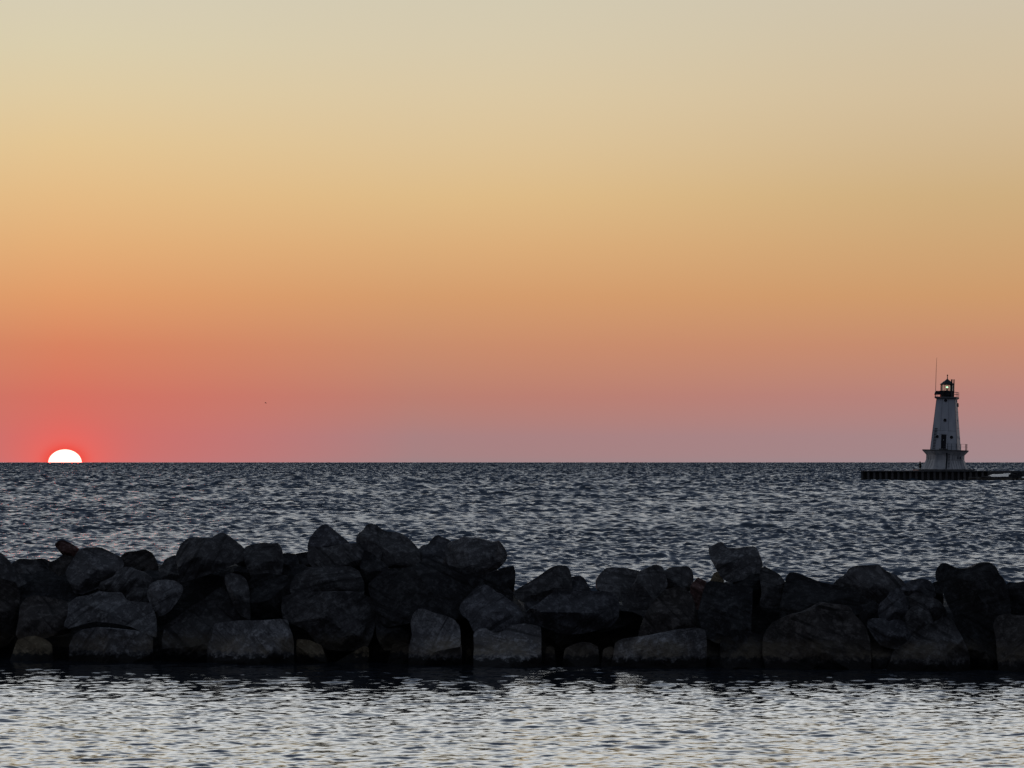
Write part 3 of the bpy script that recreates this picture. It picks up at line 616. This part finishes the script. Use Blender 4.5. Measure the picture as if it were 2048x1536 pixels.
for k in (0, 1, 2, 3):                    # steel plate seams and corner strips
    for zz in ((hz(856), hz(824)) if k else (hz(862),)):
        face_box(k, -side(zz)*.49, side(zz)*.49, zz-.03, zz+.03, .012, 'plate_seam', M['grey_steel'], tower)
    for fr_ in ((-.17, .17) if k == 0 else (-.2, .15)):
        mb = MB(); mb.hull([on_face(k, fr_*side(z)+e, z, d) for z in ((hz(862) if k == 0 else Z0+.05), Z1-.05) for e in (-.022, .022) for d in (-.05, .008)])
        mb.build('plate_seam', M['grey_steel'], tower)
for sx in (-1, 1):
    mb = MB(); mb.hull([on_face(0, sx*(side(z)/2-.03)+e, z, d) for z in (Z0, Z1) for e in (-.03, .05 if sx > 0 else .03) for d in (-.03, .02)])
    mb.build('corner_strip', M['grey_steel'], tower)
def porthole(k, u, z, r):
    c = on_face(k, u, z); th = math.pi/2*k
    rot = Matrix.Rotation(th, 4, 'Z') @ Matrix.Rotation(-SL, 4, 'X')
    nrm = (rot @ Vector((0, -1, 0))); ax, up = rot @ Vector((1, 0, 0)), rot @ Vector((0, 0, 1))
    n = 20; mb = MB()
    rings = [[c + nrm*o + (ax*math.cos(t)+up*math.sin(t))*q for t in [2*math.pi*i/n for i in range(n)]] for q, o in ((r*1.22, -.03), (r*1.2, .05), (r*1.0, .06), (r*.98, -.02))]
    mb.loft(rings, cap=False); fr_ = mb.build('porthole', M['white_steel'], tower, False)
    mb = MB(); mb.loft([[c + nrm*o + (ax*math.cos(t)+up*math.sin(t))*r*1.01 for t in [2*math.pi*i/n for i in range(n)]] for o in (-.03, .02)])
    mb.build('pane', M['hole'], fr_)
def ux(px, py): return (px - (1892.3 + (939-py)*.022))*U/.968     # picture column -> metres along the front face, about its middle
FC = -.125                                                           # front face centre offset (in sides)
def fu(px, z, k=0):
    ctr = 1890 + (z/U)*math.tan(R(1.5))
    return (px-ctr)*U/.968 + .25/.968*side(z)/2*1.0
for px, py in ((1889.2, 801.2), (1887.4, 840.7), (1871.9, 873.7), (1899.6, 874.4)):
    z = hz(py); porthole(0, fu(px, z), z, 3.3*U)
for fr_, py in ((.06, 801.5), (.06, 841.3), (-.22, 874.6), (.26, 875.4)):
    z = hz(py); porthole(1, fr_*side(z), z, 2.6*U)
zb, zt = Z0+.25, hz(870)
du = fu(1884.4, hz(882))
dr = face_box(0, du-4.9*U, du+4.9*U, zb, zt, .05, 'tower_door', M['door'], tower)
face_box(0, du-.9*U, du+.5*U, hz(881), hz(879.4), .08, 'notice', M['white_steel'], dr)
for s in (-1, 1): face_box(0, du+s*6.4*U-1.0*U, du+s*6.4*U+1.0*U, Z0+.05, hz(869), .14, 'door_jamb', M['white_steel'], tower)
face_box(0, du-7.6*U, du+7.6*U, hz(868.8), hz(863.5), .16, 'lintel', M['white_steel'], tower)
face_box(0, du-7.8*U, du+7.8*U, Z0+.01, Z0+.22, .5, 'door_step', M['concrete'], tower)
# ladder up the left corner of the front face
lu = []
mb = MB()
for z in (Z0+.1, hz(857)): lu.append(fu(1865.2 + (897-939+z/U)*.05*0 + (z/U-41)*.12, z))
mb.tube(on_face(0, lu[0]-.22, Z0+.1, .1), on_face(0, lu[1]-.22, hz(857), .1), .02, .02, 5)
ldr = mb.build('tower_ladder', M['grey_steel'], tower)
for i in range(14):
    z = Z0+.25+(hz(857)-Z0-.3)*i/13; u = lu[0]+(lu[1]-lu[0])*(z-Z0-.1)/(hz(857)-Z0-.1)
    face_box(0, u-.27, u+.27, z-.05, z+.05, .07, 'rung', M['dark_steel'], ldr)
# small dark box on the right face near the top
face_box(1, side(hz(808))*.36, side(hz(808))*.47, hz(813), hz(805.5), .22, 'equipment_box', M['dark_steel'], tower)
# gallery
G = 53.0*U/S1
zg0, zg1 = Z1, hz(793.8)
mb = MB(); mb.loft([[(x*g/2, y*g/2, z) for x, y in ((-1,-1),(1,-1),(1,1),(-1,1))] for z, g in ((zg0-.02, s1*1.02), (zg0+.12, G*.985), (zg0+.14, G), (zg1, G))])
mb.build('gallery', M['grey_steel'], lh)
gr = MB(); hr = 9.6*U; e = G/2-.06
for hh in (hr, hr*.55):
    for a, b in (((e*.1, -e), (e, -e)), ((e, -e), (e, e)), ((e, e), (-e, e)), ((-e, e), (-e, -e)), ((-e, -e), (-e*.7, -e))):
        gr.tube((*a, zg1+hh), (*b, zg1+hh), .03, .03, 5)
gro = gr.build('gallery_railing', M['grey_steel'], lh)
for a in ((e*.55, -e), (e, -e), (e, -e*.3), (e, e*.35), (e, e), (0, e), (-e, e), (-e, 0), (-e, -e)):
    q = MB(); q.tube((*a, zg1), (*a, zg1+hr), .035, .035, 6); q.build('post', M['grey_steel'], gro)
# lantern room
zp = hz(781.4); zr = hz(769.6)
mb = MB(); mb.loft([poly_ring(10, 13.8*U, zg1), poly_ring(10, 13.8*U, zp-.08), poly_ring(10, 14.3*U, zp-.08), poly_ring(10, 14.3*U, zp)]); mb.build('parapet', M['dark_steel'], lh)
mb = MB(); mb.loft([poly_ring(10, 12.2*U, zp+.004), poly_ring(10, 12.2*U, zr-.004)], cap=False); lant = mb.build('lantern_glazing', M['glass'], lh)
for i, p in enumerate(poly_ring(10, 12.4*U, zp)):
    q = MB(); q.tube(p, (p[0], p[1], zr), .035, .035, 6); q.build('mullion', M['dark_steel'], lant)
mb = MB(); mb.loft([poly_ring(10, 13.9*U, zr), poly_ring(10, 13.9*U, zr+.12), poly_ring(10, 7.5*U, hz(763.2)), poly_ring(10, 2.2*U, hz(759)), poly_ring(10, 1.2*U, hz(757.6))]); roof = mb.build('roof', M['dark_steel'], lh)
mb = MB(); mb.tube((0, 0, hz(758)), (0, 0, hz(751)), .09, .07, 8); mb.sphere((0, 0, hz(750.6)), .14); mb.tube((0,0,hz(750.6)), (0,0,hz(748.8)), .05, .02, 6); mb.build('finial', M['dark_steel'], roof)
mb = MB(); mb.tube((0, 0, zp), (0, 0, zp+.42), .16, .12, 10); ped = mb.build('lamp_pedestal', M['dark_steel'], lh)
mb = MB(); mb.sphere((0, 0, hz(774.3)), .25, .25, .15, 16, 10); mb.build('lamp', M['lamp'], ped, True)
# two stacks and the panel on the gallery
yaw = R(14.5)
def cam_local(dx, dy, z):                # metres right of / away from the tower's axis as seen from the shore
    v = Matrix.Rotation(yaw, 3, 'Z') @ Vector((dx, dy, 0)); return (v.x, v.y, z)
for dx, r in ((7.0*U, 1.55*U), (12.0*U, 1.15*U)):
    dy = -1.42 if dx < 1 else -1.05
    mb = MB(); mb.tube(cam_local(dx, dy, zg1), cam_local(dx, dy, hz(759.3)), r, r, 10); mb.tube(cam_local(dx, dy, hz(759.9)), cam_local(dx, dy, hz(758.8)), r*1.25, r*1.25, 10)
    mb.build('stack', M['dark_steel'], lh)
mb = MB(); mb.hull([cam_local(x*U, y, hz(yy)) for x, yy in ((-27.5, 790.4), (-24.0, 782.4), (-11, 782.4), (-11, 789.8), (-27.5, 789.3)) for y in (-1.35, -1.0)])
pan = mb.build('solar_panel', M['panel'], lh)
for x in (-25.2, -19.5, -13.5):
    mb = MB(); mb.tube(cam_local(x*U, -1.15, zg1), cam_local(x*U, -1.15, hz(789)), .035, .035, 6); mb.build('panel_leg', M['grey_steel'], pan)
mb = MB(); mb.tube(cam_local(-24.0*U, -.9, zg1), cam_local(-24.0*U, -.9, hz(745)), .055, .045, 6); mb.tube(cam_local(-24.0*U, -.9, hz(745)), cam_local(-23.4*U, -.9, hz(716)), .045, .025, 6)
mb.build('antenna', M['dark_steel'], lh)

# ------------------------------------------------------------------ pier of sheet piling
pier = empty('pier', at(1850, 963, DL), 'long low dark pier walled with ribbed steel sheet piling below the lighthouse', 'pier')
pl = pier.location
def P(px, py, Y): return at(px, py, Y) - pl
topz = at(0, 942.2, DL-8).z - pl.z
x0, x1 = at(1722.5, 0, DL-8).x - pl.x, at(1974, 0, DL-8).x - pl.x
mb = MB()
pts = []; w = 11.9*U; x = x0; k = 0
while x < x1:                             # trapezoid corrugation seen from above
    pts += [(x, -8.0), (x+w*.34, -8.0), (x+w*.5, -7.1), (x+w*.84, -7.1)]; x += w
pts.append((x, -8.0)); XE = x
V0 = [mb.bm.verts.new((a, b, -1.6)) for a, b in pts]; V1 = [mb.bm.verts.new((a, b, topz-.10)) for a, b in pts]
for i in range(len(pts)-1): mb.bm.faces.new((V0[i], V0[i+1], V1[i+1], V1[i]))
mb.build('sheet_piling', M['rust'], pier)
mb = MB(); mb.hull([(x, y, z) for x, y in ((x0+.05, -7.05), (XE-.02, -7.05), (XE-.02, 7.6), (x0+1.75, 7.6)) for z in (-1.6, topz-.104)]); mb.build('fill', M['rust'], pier)
mb = MB(); mb.hull([(x, y, z) for x, y in ((x0-.06, -8.15), (XE, -8.15), (XE, 8.0), (x0+1.68, 8.0)) for z in (topz-.10, topz+.06)]); mb.build('cap', M['concrete'], pier)
mb = MB(); mb.loft([[(x*s, y*s*.9, z) for x, y in ((-1,-1),(1,-1),(1,1),(-1,1))] for s, z in ((5.35, topz+.062), (5.35, topz+.33))])
plin = mb.build('plinth', M['concrete'], pier); plin.location.x = at(1887, 0, DL).x - pl.x
mb = MB(); mb.box(XE, XE+14, 1.5, 8.0, -1.6, topz+.0); mb.build('tail_wall', M['concrete'], pier)

def slab(label, corners, thick, mat, name='concrete_slab'):
    mb = MB(); q = [at(*c) for c in corners]; c = sum(q, Vector())/len(q)
    mb.hull([p-c for p in q] + [p-c-Vector((0, 0, thick)) for p in q])
    o = mb.build(name, mat); o.location = c
    return tag(o, label, 'slab', 'slabs at the end of the pier')
slab('wide pale sloping concrete slab at the right end of the pier', [(1969, 954.8, DL-9), (2017, 955.4, DL-9), (2021, 947.6, DL-2.5), (1985, 948.3, DL-2.5)], 1.0, M['wet_concrete'])
slab('narrow bright wet slab behind the wide pale sloping one', [(2006, 947.6, DL-2), (2026, 947.4, DL-2), (2024, 945.6, DL+2), (2008, 945.9, DL+2)], .8, M['wet_concrete'])
slab('dark upright slab behind the bright slabs at the pier end', [(2003, 942.6, DL+3), (2046, 942.9, DL+3), (2046, 942.9, DL+8), (1999, 942.6, DL+8)], 1.8, M['dark_steel'])
slab('pale slab cut by the right picture edge past the pier', [(2036, 956.6, DL-9), (2075, 957.2, DL-9), (2072, 953.2, DL-3), (2046, 953.0, DL-3)], .9, M['wet_concrete'])
def pier_stone(px, py, w, h, Y, mat, label, seed):
    bm = bmesh.new(); bmesh.ops.create_icosphere(bm, subdivisions=3, radius=1)
    for v in bm.verts:
        n = noise.fractal(v.co*1.3+Vector((seed*9.1, 3, 7)), .9, 2, 4)
        v.co *= 1+.28*n
        v.co = Vector((max(-.8, min(.8, v.co.x))*w, v.co.y*w*.7, max(-.7, min(.7, v.co.z))*h))
    me = bpy.data.meshes.new('pier_stone'); bm.to_mesh(me); bm.free()
    o = link_mesh('pier_stone', me, RM[mat]); o.location = at(px, py, Y)
    tag(o, label, 'boulder', 'stones at the foot of the pier')
for i, (px, py, w, h, Y, mat, lab) in enumerate([
    (1949, 960.5, 1.5, .9, DL-10.5, 'brown', 'leftmost dark stone against the foot of the plain pier wall'),
    (1972, 959.5, 1.3, 1.0, DL-11, 'brown', 'brownish stone at the left corner of the wide pale slab'),
    (1990, 960.2, 1.7, .9, DL-11, 'dark', 'dark stone in the middle under the wide pale slab'),
    (2010, 960.2, 1.6, .95, DL-11.5, 'dark', 'dark stone under the right corner of the wide pale slab'),
    (2030, 958.5, 1.5, 1.4, DL-10, 'dark', 'dark stone between the two pale slabs'),
    (2050, 961.5, 1.6, .8, DL-11.5, 'brown', 'stone at the right picture edge under the cut pale slab'),
    (2033, 949.0, 1.4, 1.0, DL-1, 'dark', 'dark stone lying right of the narrow bright slab')]):
    pier_stone(px, py, w, h, Y, mat, lab, i)

# ------------------------------------------------------------------ person at the lighthouse
def skinned(name, joints, edges, mat, parent=None, sub=2):
    me = bpy.data.meshes.new(name); me.from_pydata([j[:3] for j in joints], edges, [])
    o = link_mesh(name, me, mat, parent)
    md = o.modifiers.new('skin', 'SKIN')
    for i, j in enumerate(joints):
        sv = me.skin_vertices[0].data[i]; sv.radius = (j[3], j[4] if len(j) > 4 else j[3]); sv.use_root = (i == 0)
    ss = o.modifiers.new('sub', 'SUBSURF'); ss.levels = sub; ss.render_levels = sub
    return o
feet = at(1840.3, 938.6, DL-3.5)
per = empty('person', feet, 'person in a dark hooded coat standing left of the lighthouse on the pier', 'person')
feet_z = topz + pl.z + .062; per.location.z = feet_z
J = [(0,0,.90,.15,.11), (0,0,1.12,.14,.10), (0,0,1.33,.17,.11), (0,0,1.46,.06), (0,-.01,1.55,.075,.085), (0,-.01,1.66,.085,.10), (0,-.01,1.73,.05),
     (-.19,0,1.38,.065), (-.25,.02,1.12,.05), (-.20,-.12,.93,.04), (.19,0,1.38,.065), (.25,.02,1.12,.05), (.20,-.12,.93,.04),
     (-.09,0,.80,.095), (-.10,-.01,.48,.065), (-.10,0,.09,.045), (-.11,-.13,.04,.04), (.09,0,.80,.095), (.11,-.03,.48,.065), (.12,0,.09,.045), (.14,-.13,.04,.04)]
Ed = [(0,1),(1,2),(2,3),(3,4),(4,5),(5,6),(2,7),(7,8),(8,9),(2,10),(10,11),(11,12),(0,13),(13,14),(14,15),(15,16),(0,17),(17,18),(18,19),(19,20)]
skinned('body', J, Ed, M['cloth'], per)
mb = MB(); mb.loft([[(rx*math.cos(t), ry*math.sin(t), z) for t in [2*math.pi*i/14 for i in range(14)]] for z, rx, ry in ((.62,.25,.19),(.9,.23,.17),(1.15,.22,.155),(1.36,.235,.15),(1.46,.15,.12),(1.50,.09,.09))]); mb.build('coat', M['cloth'], per, True)
mb = MB(); mb.sphere((0, .03, 1.64), .125, .13, .15); mb.build('hood', M['cloth'], per, True)
per.rotation_euler.z = R(35)

# ------------------------------------------------------------------ a bird far out over the lake
bird = empty('bird', at(531.5, 806, 420), 'tiny dark bird gliding above the lake, right of the sun', 'bird')
mb = MB(); mb.sphere((0, 0, 0), .16, .055, .05, 12, 8); mb.sphere((-.17, 0, .02), .05, .04, .04, 8, 6); mb.hull([(-.21,0,.02),(-.27,0,.005),(-.21,.015,0),(-.21,-.015,0)])
mb.hull([(.12,0,.01),(.27,.05,.0),(.27,-.05,.0),(.12,0,-.02)]); mb.build('body', M['feather'], bird, True)
for s in (-1, 1):
    mb = MB(); mb.hull([(-.08,s*.03,.02),(.07,s*.03,.02),(-.10,s*.22,.10),(.03,s*.22,.10),(0,s*.1,.045)]); mb.hull([(-.10,s*.22,.10),(.03,s*.22,.10),(.08,s*.46,.03),(.10,s*.46,.03),(0,s*.24,.11)])
    mb.build('wing', M['feather'], bird)
bird.scale = (.62,)*3
bird.rotation_euler = (R(12), R(10), R(25))
